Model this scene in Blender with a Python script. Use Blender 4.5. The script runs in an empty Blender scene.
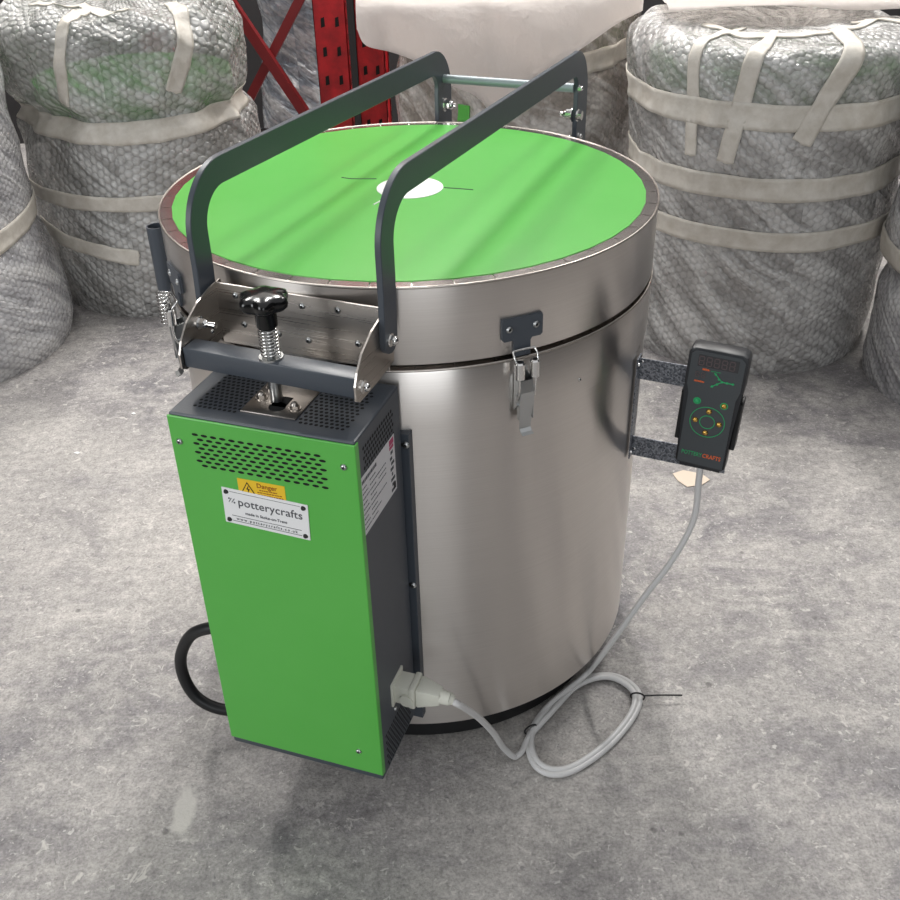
import bpy, bmesh, math, random
from mathutils import Vector, Matrix, noise
random.seed(7)
S = bpy.context.scene
COL = S.collection
PI = math.pi
R = math.radians

# ------------------------------------------------------------------ camera
cam_d = bpy.data.cameras.new('camera'); cam = bpy.data.objects.new('camera', cam_d); COL.objects.link(cam)
r_ = Vector((0.9989392, -0.04116501, -0.02063794)); u_ = Vector((0.03966564, 0.541561, 0.83972515)); F_ = Vector((0.02339059, 0.83965298, -0.54261934))
M = Matrix((( r_.x, u_.x, -F_.x), (r_.y, u_.y, -F_.y), (r_.z, u_.z, -F_.z))).to_4x4()
M.translation = Vector((0.00911233, -1.44831219, 1.28639218))
cam.matrix_world = M
cam_d.sensor_width = 36; cam_d.sensor_fit = 'HORIZONTAL'; cam_d.lens = 36 * 1002.134 / 900
cam_d.clip_start = .02
S.camera = cam
# ------------------------------------------------------------------ world and lamps
w = bpy.data.worlds.new('world'); S.world = w; w.use_nodes = True
w.node_tree.nodes['Background'].inputs[0].default_value = (.97, .98, 1, 1)
w.node_tree.nodes['Background'].inputs[1].default_value = .68
def area(name, loc, target, sx, sy, power, col=(1, 1, 1)):
    l = bpy.data.lights.new(name, 'AREA'); l.shape = 'RECTANGLE'; l.size = sx; l.size_y = sy; l.energy = power; l.color = col
    o = bpy.data.objects.new(name, l); COL.objects.link(o); o.location = loc
    o.rotation_euler = (Vector(target) - Vector(loc)).to_track_quat('-Z', 'Y').to_euler()
    return o
for x, y, e in ((-1.6, 2.4, 60), (.1, 2.8, 95), (1.8, 2.4, 62)):
    area('strip_lamp', (x, y, 3.9), (x, y, 0), .22, 1.7, e * 1.5, (1, .975, .94))
area('door_daylight', (.35, -4.9, 1.7), (.35, 0, 1.7), 1.9, 2.6, 44, (.93, .97, 1))
area('side_fill', (-3.9, -3.0, 1.9), (0, 0, .3), 1.6, 2.4, 78, (.95, .98, 1))  # added fill from the left without a real source, lightens the kiln front
S.view_settings.view_transform = 'Standard'; S.view_settings.look = 'None'
S.view_settings.gamma = 1; S.view_settings.exposure = 0.0
try: S.view_settings.use_curve_mapping = False
except Exception: pass

# ------------------------------------------------------------------ materials
def lin(c): return tuple(((x / 255) / 12.92 if x / 255 <= .04045 else ((x / 255 + .055) / 1.055) ** 2.4) for x in c) + (1,)
def mat(name, rgb, rough=.5, metal=0, **kw):
    m = bpy.data.materials.new(name); m.use_nodes = True
    b = m.node_tree.nodes['Principled BSDF']
    b.inputs['Base Color'].default_value = lin(rgb); b.inputs['Roughness'].default_value = rough; b.inputs['Metallic'].default_value = metal
    for k, v in kw.items(): b.inputs[k.replace('_', ' ')].default_value = v
    return m
class N:
    def __init__(s, m): s.t = m.node_tree; s.b = s.t.nodes['Principled BSDF']
    def n(s, typ, **kw):
        x = s.t.nodes.new(typ)
        for k, v in kw.items():
            if hasattr(x, k): setattr(x, k, v)
            else: x.inputs[k.replace('_', ' ')].default_value = v
        return x
    def l(s, a, b): s.t.links.new(a, b)
    def ramp(s, fac, stops):
        x = s.n('ShaderNodeValToRGB'); e = x.color_ramp.elements
        while len(e) < len(stops): e.new(.5)
        for q, (p, c) in zip(e, stops): q.position = p; q.color = c
        s.l(fac, x.inputs[0]); return x.outputs[0]
    def coords(s, scale, rot=(0, 0, 0), which='Object'):
        tc = s.n('ShaderNodeTexCoord'); mp = s.n('ShaderNodeMapping'); mp.inputs['Scale'].default_value = scale; mp.inputs['Rotation'].default_value = rot
        s.l(tc.outputs[which], mp.inputs[0]); return mp.outputs[0]
    def noise(s, co, scale, detail=5, rough=.6, dist=0):
        x = s.n('ShaderNodeTexNoise'); x.inputs['Scale'].default_value = scale; x.inputs['Detail'].default_value = detail
        x.inputs['Roughness'].default_value = rough; x.inputs['Distortion'].default_value = dist
        s.l(co, x.inputs['Vector']); return x.outputs[0]
    def mix(s, fac, a, b, mode='MIX'):
        x = s.n('ShaderNodeMix'); x.data_type = 'RGBA'; x.blend_type = mode
        for v, i in ((fac, 0), (a, 6), (b, 7)):
            if hasattr(v, 'links'): s.l(v, x.inputs[i])
            else: x.inputs[i].default_value = v
        return x.outputs[2]
    def math(s, op, a, b=None):
        x = s.n('ShaderNodeMath'); x.operation = op
        for v, i in ((a, 0), (b, 1)):
            if v is None: continue
            if hasattr(v, 'links'): s.l(v, x.inputs[i])
            else: x.inputs[i].default_value = v
        return x.outputs[0]
    def bump(s, h, strength, dist=.01):
        x = s.n('ShaderNodeBump'); x.inputs['Strength'].default_value = strength; x.inputs['Distance'].default_value = dist
        s.l(h, x.inputs['Height']); s.l(x.outputs[0], s.b.inputs['Normal']); return x
def g(v): return (v, v, v, 1)

# brushed steel
steel = mat('brushed_steel', (176, 170, 165), .3, 1); n = N(steel)
co = n.coords((1, 1, 90)); ns = n.noise(co, 9, 3)
n.b.inputs['Roughness'].default_value = .3
n.l(n.mix(ns, lin((212, 206, 201)), lin((228, 223, 218))), n.b.inputs['Base Color'])
n.b.inputs['Anisotropic'].default_value = .85
tg = n.n('ShaderNodeTangent', direction_type='RADIAL', axis='Z'); n.l(tg.outputs[0], n.b.inputs['Tangent']); n.b.inputs['Anisotropic Rotation'].default_value = .25
steel_flat = mat('sheet_steel', (190, 183, 176), .3, 1); n = N(steel_flat)
n.l(n.ramp(n.noise(n.coords((1, 1, 80)), 6, 4), [(.3, g(.24)), (.7, g(.4))]), n.b.inputs['Roughness'])
steel_edge = mat('rim_steel', (196, 190, 186), .2, 1)
chrome = mat('bright_chrome', (225, 224, 222), .12, 1)
zinc = mat('zinc', (190, 192, 192), .3, 1)
galv = mat('dark_galvanised', (96, 99, 106), .4, .8); n = N(galv)
vo = n.n('ShaderNodeTexVoronoi'); vo.inputs['Scale'].default_value = 420; n.l(n.coords((1, 1, 1)), vo.inputs['Vector'])
n.l(n.ramp(vo.outputs['Color'], [(.2, lin((88, 92, 100))), (.8, lin((160, 164, 172)))]), n.b.inputs['Base Color'])
green = mat('gloss_green_paint', (84, 176, 66), .3); n = N(green)
n.l(n.ramp(n.noise(n.coords((1, 1, 1)), 7, 3), [(.3, lin((86, 178, 72))), (.7, lin((92, 182, 78)))]), n.b.inputs['Base Color'])
n.bump(n.noise(n.coords((1, 1, 1)), 400, 2), .04, .001)
grey = mat('dark_grey_paint', (68, 74, 82), .38); n = N(grey)
n.bump(n.noise(n.coords((1, 1, 1)), 500, 2), .12, .001)
black = mat('matt_black', (10, 10, 11), .8)
bplastic = mat('black_plastic', (14, 14, 15), .18)
rubber = mat('black_rubber', (20, 21, 23), .45)
handset = mat('charcoal_plastic', (34, 36, 40), .4)
facem = mat('dark_face_film', (66, 70, 73), .35)
white = mat('white_plate', (238, 238, 238), .4)
paperm = mat('white_paper_label', (222, 220, 222), .55)
yellow = mat('yellow_sticker', (238, 196, 40), .45)
ink = mat('grey_ink', (70, 72, 78), .6)
inkb = mat('black_ink', (14, 14, 14), .6)
inkg = mat('green_print', (40, 165, 100), .5)
inko = mat('orange_print', (226, 104, 52), .5)
brass = mat('brass_button', (214, 170, 90), .25, 1)
screen = mat('display_window', (56, 56, 58), .2)
segm = mat('unlit_segments', (84, 72, 73), .4)
redp = mat('pink_print', (186, 70, 110), .6)
cream = mat('cream_plastic', (214, 214, 202), .4)
cablem = mat('grey_cable_sheath', (208, 207, 206), .4)
brick = mat('white_ceramic', (236, 235, 232), .7)
red = mat('red_rack_paint', (192, 26, 34), .4); n = N(red)
n.l(n.ramp(n.noise(n.coords((1, 1, 1)), 14, 5), [(.32, lin((150, 18, 26))), (.6, lin((200, 28, 36)))]), n.b.inputs['Base Color'])
dred = mat('dark_red_paint', (132, 30, 34), .5)
blue = mat('blue_beam_paint', (26, 40, 120), .4)
tape = mat('masking_tape', (214, 208, 197), .5); n = N(tape)
nz = n.noise(n.coords((1, 1, 1)), 30, 5)
n.l(n.ramp(nz, [(.3, lin((200, 193, 181))), (.7, lin((226, 221, 212)))]), n.b.inputs['Base Color']); n.bump(nz, .4, .006)
n.b.inputs['Alpha'].default_value = .9
foam = mat('white_foam_sheet', (246, 241, 238), .6); n = N(foam)
tr = n.n('ShaderNodeBsdfTranslucent'); tr.inputs[0].default_value = lin((250, 246, 243)); ms = n.n('ShaderNodeMixShader'); ms.inputs[0].default_value = .5
n.l(n.b.outputs[0], ms.inputs[1]); n.l(tr.outputs[0], ms.inputs[2]); n.l(ms.outputs[0], n.t.nodes['Material Output'].inputs['Surface'])
n.bump(n.noise(n.coords((1.4, 2, 1), (0, .5, .3)), 9, 6), .6, .02)
kraft = mat('pale_card', (222, 206, 188), .8)
wallm = mat('painted_block_wall', (98, 97, 97), .8); n = N(wallm)
n.l(n.ramp(n.noise(n.coords((1, 1, 1)), 2, 5), [(.3, lin((40, 39, 41))), (.7, lin((58, 56, 57)))]), n.b.inputs['Base Color'])
lightwall = mat('pale_wall', (205, 202, 198), .8)

def wrapmat(name, c0, c1, cell=.021, alpha=.84, bub=.5, crease=1.0, flat=False):
    m = mat(name, c0, .25); n = N(m)
    tc = n.n('ShaderNodeTexCoord'); mp = n.n('ShaderNodeMapping'); n.l(tc.outputs['UV'], mp.inputs[0]); mp.inputs['Rotation'].default_value = (0, 0, .62)
    wob = n.n('ShaderNodeTexNoise'); wob.inputs['Scale'].default_value = 3; wob.inputs['Detail'].default_value = 3; n.l(n.coords((1, 1, 1)), wob.inputs['Vector'])
    sc = n.n('ShaderNodeVectorMath'); sc.operation = 'SCALE'; n.l(wob.outputs['Color'], sc.inputs[0]); sc.inputs['Scale'].default_value = .07
    ad = n.n('ShaderNodeVectorMath'); n.l(mp.outputs[0], ad.inputs[0]); n.l(sc.outputs[0], ad.inputs[1])
    def lattice(off):
        a = n.n('ShaderNodeVectorMath'); a.operation = 'MULTIPLY_ADD'; n.l(ad.outputs[0], a.inputs[0]); a.inputs[1].default_value = (1 / cell, 1 / (cell * 1.732), 0); a.inputs[2].default_value = (off, off, 0)
        f = n.n('ShaderNodeVectorMath'); f.operation = 'FRACTION'; n.l(a.outputs[0], f.inputs[0])
        b = n.n('ShaderNodeVectorMath'); b.operation = 'SUBTRACT'; n.l(f.outputs[0], b.inputs[0]); b.inputs[1].default_value = (.5, .5, 0)
        c = n.n('ShaderNodeVectorMath'); c.operation = 'MULTIPLY'; n.l(b.outputs[0], c.inputs[0]); c.inputs[1].default_value = (1, 1.732, 0)
        d = n.n('ShaderNodeVectorMath'); d.operation = 'LENGTH'; n.l(c.outputs[0], d.inputs[0]); return d.outputs['Value']
    dmin = n.math('MINIMUM', lattice(0), lattice(.5))
    bb = n.ramp(dmin, [(.20, g(1)), (.40, g(.55)), (.52, g(0))])
    mp2 = n.n('ShaderNodeMapping'); n.l(ad.outputs[0], mp2.inputs[0]); mp2.inputs['Scale'].default_value = (1, 4.2, 1); mp2.inputs['Rotation'].default_value = (0, 0, -.1)
    st = n.noise(mp2.outputs[0], 6, 3, .55, .4)
    cr = n.noise(n.coords((1, 1, 1)), 26, 5, .6, .4)
    big = n.noise(n.coords((1, 1, 1)), 3.4, 4)
    mask = n.ramp(n.noise(n.coords((1, 1, 1.4), (.4, 0, .3)), 5.5, 3), [(.44, g(.15)), (.6, g(1))])
    h = n.math('ADD', n.math('MULTIPLY', bb, .62 * bub), n.math('MULTIPLY', st, 2.6 * crease))
    h = n.math('ADD', h, n.math('MULTIPLY', n.math('MULTIPLY', cr, mask), 2.0 * crease))
    n.bump(h, .8, .008)
    col = n.mix(n.ramp(big, [(.38, g(0)), (.62, g(1))]), lin(c0), lin(c1))
    col = n.mix(n.ramp(st, [(.42, g(0)), (.64, g(.55))]), col, lin((216, 215, 213)))
    col = n.mix(1.0, col, n.ramp(bb, [(0, g(.86)), (1, g(1.06))]), 'MULTIPLY')
    n.l(col, n.b.inputs['Base Color'])
    n.l(n.ramp(st, [(.36, g(alpha - .2)), (.60, g(alpha + .12))]), n.b.inputs['Alpha'])
    n.l(n.ramp(cr, [(.35, g(.34)), (.6, g(.16))]), n.b.inputs['Roughness'])
    n.b.inputs['Specular IOR Level'].default_value = 1.0
    return m
wrap_a = wrapmat('bubble_wrap', (158, 156, 154), (188, 186, 184))
wrap_d = wrapmat('clearer_bubble_wrap', (160, 160, 157), (190, 189, 186), .023, .77, 1.0)
wrap_b = wrapmat('bubble_wrap_fine', (164, 163, 166), (190, 190, 193), .018, .88, .4, .8)
wrap_c = wrapmat('dull_stretch_film', (144, 136, 128), (164, 156, 148), .02, .90, .2, .6)
bagm = wrapmat('blue_grey_plastic_bag', (120, 128, 138), (160, 168, 178), .03, .88, 0, 1.3)

# concrete floor
conc = mat('concrete_floor', (160, 156, 152), .6); n = N(conc)
co = n.coords((1, 1, 1))
big = n.noise(co, 1.5, 5, .6, .5); mid = n.noise(co, 6.5, 10, .72, .4); fine = n.noise(co, 55, 6, .75); grit = n.noise(co, 210, 3, .7)
strk = n.noise(n.coords((1, 2.4, 1), (0, 0, R(-32))), 4.2, 9, .75, .5)
c1 = n.mix(n.ramp(big, [(.38, g(0)), (.62, g(1))]), lin((118, 115, 118)), lin((166, 162, 158)))
c2 = n.mix(n.ramp(mid, [(.44, g(0)), (.58, g(.75))]), c1, lin((174, 170, 166)))
c3 = n.mix(n.ramp(strk, [(.50, g(0)), (.68, g(.6))]), c2, lin((196, 191, 186)))
c3 = n.mix(n.ramp(strk, [(.30, g(.6)), (.44, g(0))]), c3, lin((128, 125, 128)))
c4 = n.mix(1.0, c3, n.ramp(fine, [(.36, g(.74)), (.5, g(.97)), (.64, g(1.2))]), 'MULTIPLY')
c4 = n.mix(1.0, c4, n.ramp(grit, [(.34, g(.74)), (.5, g(1)), (.66, g(1.2))]), 'MULTIPLY')
v = n.n('ShaderNodeTexVoronoi'); v.inputs['Scale'].default_value = 9; n.l(co, v.inputs['Vector'])
c4 = n.mix(1.0, c4, n.ramp(v.outputs['Distance'], [(.035, g(.55)), (.06, g(1))]), 'MULTIPLY')
fl = n.ramp(n.noise(co, 33, 4, .6, 1.5), [(.63, g(0)), (.68, g(.7))])
c6 = n.mix(fl, c4, lin((208, 204, 198)))
c6 = n.mix(n.ramp(n.noise(co, 90, 3, .6, .8), [(.64, g(0)), (.68, g(.6))]), c6, lin((214, 211, 206)))
c6 = n.mix(n.ramp(n.noise(co, 70, 4, .6, .8), [(.30, g(.55)), (.36, g(0))]), c6, lin((96, 94, 98)))
# pale scuff left of the control box
tc = n.n('ShaderNodeTexCoord'); mp = n.n('ShaderNodeMapping'); mp.vector_type = 'POINT'; mp.inputs['Location'].default_value = (.382, .442, 0)
n.l(tc.outputs['Object'], mp.inputs[0]); m3 = n.n('ShaderNodeMapping'); m3.inputs['Rotation'].default_value = (0, 0, R(-38)); m3.inputs['Scale'].default_value = (42, 16, 1); n.l(mp.outputs[0], m3.inputs[0])
ln = n.n('ShaderNodeVectorMath'); ln.operation = 'LENGTH'; n.l(m3.outputs[0], ln.inputs[0])
sc = n.ramp(n.math('MULTIPLY', n.math('ADD', ln.outputs['Value'], n.noise(co, 60, 3)), .6), [(.6, g(.8)), (.8, g(0))])
c6 = n.mix(sc, c6, lin((206, 203, 196)))
n.l(c6, n.b.inputs['Base Color'])
n.l(n.ramp(mid, [(.3, g(.45)), (.7, g(.65))]), n.b.inputs['Roughness'])
n.bump(n.math('ADD', n.math('MULTIPLY', mid, .5), n.math('ADD', n.math('MULTIPLY', fine, .55), n.math('MULTIPLY', grit, .12))), .55, .006)

# ------------------------------------------------------------------ helpers
def obj(name, bm, m, parent=None, smooth=False, sharp=None):
    me = bpy.data.meshes.new(name); bm.normal_update(); bm.to_mesh(me); bm.free()
    for x in (m if isinstance(m, (list, tuple)) else [m]): me.materials.append(x)
    if smooth:
        for p in me.polygons: p.use_smooth = True
        if sharp: me.set_sharp_from_angle(angle=R(sharp))
    o = bpy.data.objects.new(name, me); COL.objects.link(o)
    if parent: o.parent = parent
    return o
def obj_split(name, bm, m, parent, smooth=True, sharp=40, gap=.0008):
    """one object per separate piece: islands that touch stay together"""
    bm.verts.ensure_lookup_table(); seen = set(); isl = []
    for v in bm.verts:
        if v in seen: continue
        st = [v]; seen.add(v); grp = []
        while st:
            q = st.pop(); grp.append(q)
            for e in q.link_edges:
                o = e.other_vert(q)
                if o not in seen: seen.add(o); st.append(o)
        isl.append(grp)
    bb = [([min(v.co[k] for v in g_) - gap for k in range(3)], [max(v.co[k] for v in g_) + gap for k in range(3)]) for g_ in isl]
    lab = list(range(len(isl)))
    for a in range(len(isl)):
        for b in range(a):
            if all(bb[a][0][k] <= bb[b][1][k] and bb[b][0][k] <= bb[a][1][k] for k in range(3)):
                la, lb = lab[a], lab[b]
                if la != lb: lab = [lb if x == la else x for x in lab]
    out = []
    for l in sorted(set(lab)):
        nb = bmesh.new(); mp = {}
        for g_, x in zip(isl, lab):
            if x == l:
                for v in g_: mp[v] = nb.verts.new(v.co)
        for f in bm.faces:
            if f.verts[0] in mp: nb.faces.new([mp[v] for v in f.verts]).material_index = f.material_index
        out.append(obj(name, nb, m, parent, smooth, sharp))
    bm.free(); return out
def empty(name, loc=(0, 0, 0), rz=0):
    o = bpy.data.objects.new(name, None); COL.objects.link(o); o.location = loc; o.rotation_euler = (0, 0, rz); o.empty_display_size = .05
    return o
def tag(o, label, cat, group=None):
    o['label'] = label; o['category'] = cat
    if group: o['group'] = group
    return o
def xf(bm, verts, mx): bmesh.ops.transform(bm, matrix=mx, verts=verts)
def box(bm, x0, x1, y0, y1, z0, z1, bev=0, mi=0, seg=2):
    res = bmesh.ops.create_cube(bm, size=1)
    vs = res['verts']
    for v in vs: v.co = Vector(((x0 + x1) / 2 + v.co.x * (x1 - x0), (y0 + y1) / 2 + v.co.y * (y1 - y0), (z0 + z1) / 2 + v.co.z * (z1 - z0)))
    fs = set(f for v in vs for f in v.link_faces)
    for f in fs: f.material_index = mi
    if bev:
        es = list(set(e for v in vs for e in v.link_edges))
        r = bmesh.ops.bevel(bm, geom=es, offset=bev, segments=seg, affect='EDGES', profile=.5, material=-1)
        vs = list(set(v for f in r['faces'] for v in f.verts) | set(v for v in vs if v.is_valid))
    return vs
def cyl(bm, a, b, r, r2=None, seg=20, mi=0, cap=True):
    a = Vector(a); b = Vector(b); d = b - a
    res = bmesh.ops.create_cone(bm, cap_ends=cap, segments=seg, radius1=r, radius2=r if r2 is None else r2, depth=d.length)
    mx = Matrix.Translation((a + b) / 2) @ d.to_track_quat('Z', 'Y').to_matrix().to_4x4()
    xf(bm, res['verts'], mx)
    for f in set(f for v in res['verts'] for f in v.link_faces): f.material_index = mi
    return res['verts']
def lathe(bm, prof, seg=96, mi=0, mx=None, close=False, a0=0, a1=2 * PI):
    full = abs(a1 - a0 - 2 * PI) < 1e-6; k = seg if full else seg + 1
    rings = []
    for (r, z) in prof:
        rings.append([bm.verts.new((r * math.cos(a0 + (a1 - a0) * i / seg), r * math.sin(a0 + (a1 - a0) * i / seg), z)) for i in range(k)])
    pairs = list(zip(rings, rings[1:])) + ([(rings[-1], rings[0])] if close else [])
    for A, B in pairs:
        for i in range(seg):
            j = (i + 1) % k
            f = bm.faces.new((A[i], A[j], B[j], B[i])); f.material_index = mi
    vs = [v for r in rings for v in r]
    if mx: xf(bm, vs, mx)
    return rings
def extr(bm, pts, a, b, plane='YZ', mi=0, bev=0):
    """extrude a 2D outline between coordinates a and b of the remaining axis"""
    def P(p, c):
        return {'YZ': (c, p[0], p[1]), 'XZ': (p[0], c, p[1]), 'XY': (p[0], p[1], c)}[plane]
    A = [bm.verts.new(P(p, a)) for p in pts]; B = [bm.verts.new(P(p, b)) for p in pts]
    fs = [bm.faces.new(A), bm.faces.new(B[::-1])]
    for i in range(len(pts)):
        j = (i + 1) % len(pts); fs.append(bm.faces.new((A[j], A[i], B[i], B[j])))
    for f in fs: f.material_index = mi
    if bev:
        es = list(set(fs[0].edges) | set(fs[1].edges))
        bmesh.ops.bevel(bm, geom=es, offset=bev, segments=2, affect='EDGES', profile=.5, material=-1)
    bmesh.ops.recalc_face_normals(bm, faces=[f for f in bm.faces])
def smooth_path(pts, n=10):
    out = []; P = [Vector(p) for p in pts]; P = [2 * P[0] - P[1]] + P + [2 * P[-1] - P[-2]]
    for i in range(1, len(P) - 2):
        for k in range(n):
            t = k / n; a, b, c, d = P[i - 1:i + 3]
            out.append(.5 * ((2 * b) + (c - a) * t + (2 * a - 5 * b + 4 * c - d) * t * t + (3 * b - a - 3 * c + d) * t ** 3))
    out.append(P[-2]); return out
def tube(bm, pts, r, seg=10, mi=0, closed=False):
    pts = [Vector(p) for p in pts]; k = len(pts); rings = []; up = None
    for i, p in enumerate(pts):
        if closed: d = pts[(i + 1) % k] - pts[i - 1]
        else: d = pts[min(i + 1, k - 1)] - pts[max(i - 1, 0)]
        d.normalize()
        if up is None: up = d.orthogonal().normalized()
        up = (up - d * up.dot(d)).normalized(); s = d.cross(up)
        rr = r(i / (k - 1)) if callable(r) else r
        rings.append([bm.verts.new(p + up * math.cos(2 * PI * j / seg) * rr + s * math.sin(2 * PI * j / seg) * rr) for j in range(seg)])
    for i in range(k if closed else k - 1):
        A = rings[i]; B = rings[(i + 1) % k]
        for j in range(seg):
            f = bm.faces.new((A[j], A[(j + 1) % seg], B[(j + 1) % seg], B[j])); f.material_index = mi
    if not closed:
        for q in (rings[0][::-1], rings[-1]): bm.faces.new(q).material_index = mi
def text(bm, s, size, mx, mi=0, bold=0, align='CENTER', spacing=1.0, depth=.0002, sx=1.0):
    cu = bpy.data.curves.new('t', 'FONT'); cu.body = s; cu.size = size; cu.align_x = align; cu.align_y = 'CENTER'
    cu.space_character = spacing; cu.offset = bold; cu.extrude = depth; cu.resolution_u = 3
    o = bpy.data.objects.new('t', cu); COL.objects.link(o)
    dg = bpy.context.evaluated_depsgraph_get(); me = bpy.data.meshes.new_from_object(o.evaluated_get(dg))
    t = bmesh.new(); t.from_mesh(me); xf(t, t.verts, mx @ Matrix.Diagonal((sx, 1, 1, 1)))
    vm = {}
    for v in t.verts: vm[v] = bm.verts.new(v.co)
    for f in t.faces:
        try: q = bm.faces.new([vm[v] for v in f.verts]); q.material_index = mi
        except ValueError: pass
    t.free(); bpy.data.objects.remove(o); bpy.data.curves.remove(cu); bpy.data.meshes.remove(me)
def screw(bm, p, d, r=.005, h=.003, mi=0, mj=1):
    """dome screw head at p pointing along d, with a dark socket"""
    p = Vector(p); d = Vector(d).normalized()
    mx = Matrix.Translation(p) @ d.to_track_quat('Z', 'Y').to_matrix().to_4x4()
    pr = [(r, 0), (r, h * .3), (r * .8, h * .8), (r * .42, h), (r * .38, h * .6), (.0001, h * .55)]
    rings = lathe(bm, pr, 14, mi, mx)
    for v in rings[4] + rings[5]:
        for f in v.link_faces:
            if all(q in rings[4] or q in rings[5] for q in f.verts): f.material_index = mj
def bolt(bm, p, d, r=.008, h=.006, mi=0, dome=True):
    """hex head or dome nut with a washer"""
    p = Vector(p); d = Vector(d).normalized()
    cyl(bm, p, p + d * .0015, r * 1.25, seg=20, mi=mi)
    cyl(bm, p + d * .0015, p + d * (.0015 + h), r, seg=6, mi=mi)
    if dome:
        mx = Matrix.Translation(p + d * (.0015 + h)) @ d.to_track_quat('Z', 'Y').to_matrix().to_4x4()
        lathe(bm, [(r * .82 * math.cos(a), r * .82 * math.sin(a)) for a in [i * PI / 2 / 5 for i in range(5)]] + [(.0001, r * .82)], 14, mi, mx)
def place(o, azdeg, rad=0):
    """local -Y faces outward at azimuth az measured from -Y towards +X"""
    a = R(azdeg); o.rotation_euler = (0, 0, a); o.location = (math.sin(a) * rad, -math.cos(a) * rad, 0); return o
FR = Matrix(((1, 0, 0, 0), (0, 0, -1, 0), (0, 1, 0, 0), (0, 0, 0, 1)))   # text upright, facing -Y
def at(x, y, z): return Matrix.Translation((x, y, z))

# ------------------------------------------------------------------ room
bm = bmesh.new(); bmesh.ops.create_grid(bm, x_segments=2, y_segments=2, size=6); o = obj('floor', bm, conc); o['kind'] = 'structure'
bm = bmesh.new(); box(bm, -6, 6, 3.3, 3.45, 0, 2.6); box(bm, -6, 6, 3.3, 3.45, 2.6, 4, mi=1); o = obj('wall_back', bm, [wallm, lightwall]); o['kind'] = 'structure'  # pale upper part is out of view, added to reflect in the lid
bm = bmesh.new(); box(bm, -3.3, -3.15, -1.5, 3.3, 0, 4); o = obj('wall_left', bm, wallm); o['kind'] = 'structure'
bm = bmesh.new(); box(bm, 4.2, 4.35, -5, 3.3, 0, 4); o = obj('wall_right', bm, wallm); o['kind'] = 'structure'

bm = bmesh.new(); box(bm, -6, 6, -5.2, -5.05, 0, 4); o = obj('wall_front', bm, wallm); o['kind'] = 'structure'
# ------------------------------------------------------------------ the kiln
RK = .36; ZB = .07; ZT = .8106; ZM = .7006
kiln = empty('kiln', (0, 0, 0))
tag(kiln, 'unwrapped round stainless steel kiln with bright green lid and green control box', 'kiln')
AZB = -20.8      # control box azimuth
AZH = -24.3      # handles azimuth
# body
bm = bmesh.new()
lathe(bm, [(.30, ZB + .004), (RK - .004, ZB), (RK - .0022, ZB + .0015), (RK - .0022, .6185), (RK, .6188), (RK, ZM - .004), (RK - .001, ZM - .002), (RK - .016, ZM - .002), (.30, ZM - .002)], 192)
body = obj('body', bm, steel, kiln, True, 30)
# folded rim tabs: body and lid
def rim(name, z, ri, ro, nseg, parent, thick=.0012, gap=.06, up=True):
    bm = bmesh.new()
    for k in range(nseg):
        a0 = 2 * PI * k / nseg; a1 = a0 + 2 * PI / nseg * (1 - gap)
        st = 5
        lo = z - thick
        for i in range(st):
            b0 = a0 + (a1 - a0) * i / st; b1 = a0 + (a1 - a0) * (i + 1) / st
            q = []
            for zz in (lo, z):
                for (rr, bb) in ((ri, b0), (ro, b0), (ro, b1), (ri, b1)): q.append(bm.verts.new((rr * math.cos(bb), rr * math.sin(bb), zz)))
            for f in ((3, 2, 1, 0), (4, 5, 6, 7), (0, 1, 5, 4), (1, 2, 6, 5), (2, 3, 7, 6), (3, 0, 4, 7)): bm.faces.new([q[j] for j in f])
    return obj(name, bm, steel_edge, parent)
o = rim('folded_rim', ZM, RK - .026, RK - .0005, 44, body, gap=.035)
bm = bmesh.new(); tube(bm, [(RK * math.cos(2 * PI * i / 160), RK * math.sin(2 * PI * i / 160), ZM) for i in range(160)], .0019, 8, closed=True)
obj('rim_edge', bm, steel_flat, body, True)
bm = bmesh.new()
for az, z in ((57.5, .64),): 
    a = R(az + AZB); screw(bm, (math.sin(a) * RK, -math.cos(a) * RK, z), (math.sin(a), -math.cos(a), 0), .0028, .002)
obj_split('rivet', bm, [chrome, black], body)
# stand under the body; dark skirt carried near the floor to deepen shade
bm = bmesh.new()
lathe(bm, [(.305, .010), (.326, .010), (.326, ZB + .003), (.305, ZB + .003)], 96, close=True)
st = obj('stand_shade_skirt', bm, rubber, kiln, False)
for k in range(4):
    bm = bmesh.new(); a = R(45 + 90 * k + 6); x, y = .30 * math.sin(a), -.30 * math.cos(a)
    cyl(bm, (x, y, .012), (x, y, .05), .009, seg=16); cyl(bm, (x, y, 0), (x, y, .012), .02, .016, 20)
    obj('foot', bm, rubber, kiln, True, 40)
# lid
bm = bmesh.new()
lathe(bm, [(.28, ZM + .0035), (RK - .018, ZM + .0035), (RK - .012, ZM + .0078), (RK - .001, ZM + .0078), (RK, ZM + .010), (RK, ZT - .002), (RK - .001, ZT - .0005), (RK - .03, ZT - .002), (.28, ZT - .002)], 192)
lid = obj('lid', bm, steel, kiln, True, 30)
rim('folded_rim', ZT + .0006, RK - .019, RK - .0006, 44, lid, gap=.03)
bm = bmesh.new(); tube(bm, [(RK * math.cos(2 * PI * i / 160), RK * math.sin(2 * PI * i / 160), ZT) for i in range(160)], .0017, 8, closed=True)
obj('rim_edge', bm, steel_flat, lid, True)
bm = bmesh.new()
k = 44; vs = []
pr = [(.001, ZT), (.335, ZT)]
c = bm.verts.new((0, 0, ZT - .0008)); rg = [bm.verts.new(((RK - .0175) * math.cos(2 * PI * i / k), (RK - .0175) * math.sin(2 * PI * i / k), ZT - .0008)) for i in range(k)]
rb = [bm.verts.new((v.co.x, v.co.y, ZT - .0035)) for v in rg]
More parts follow.
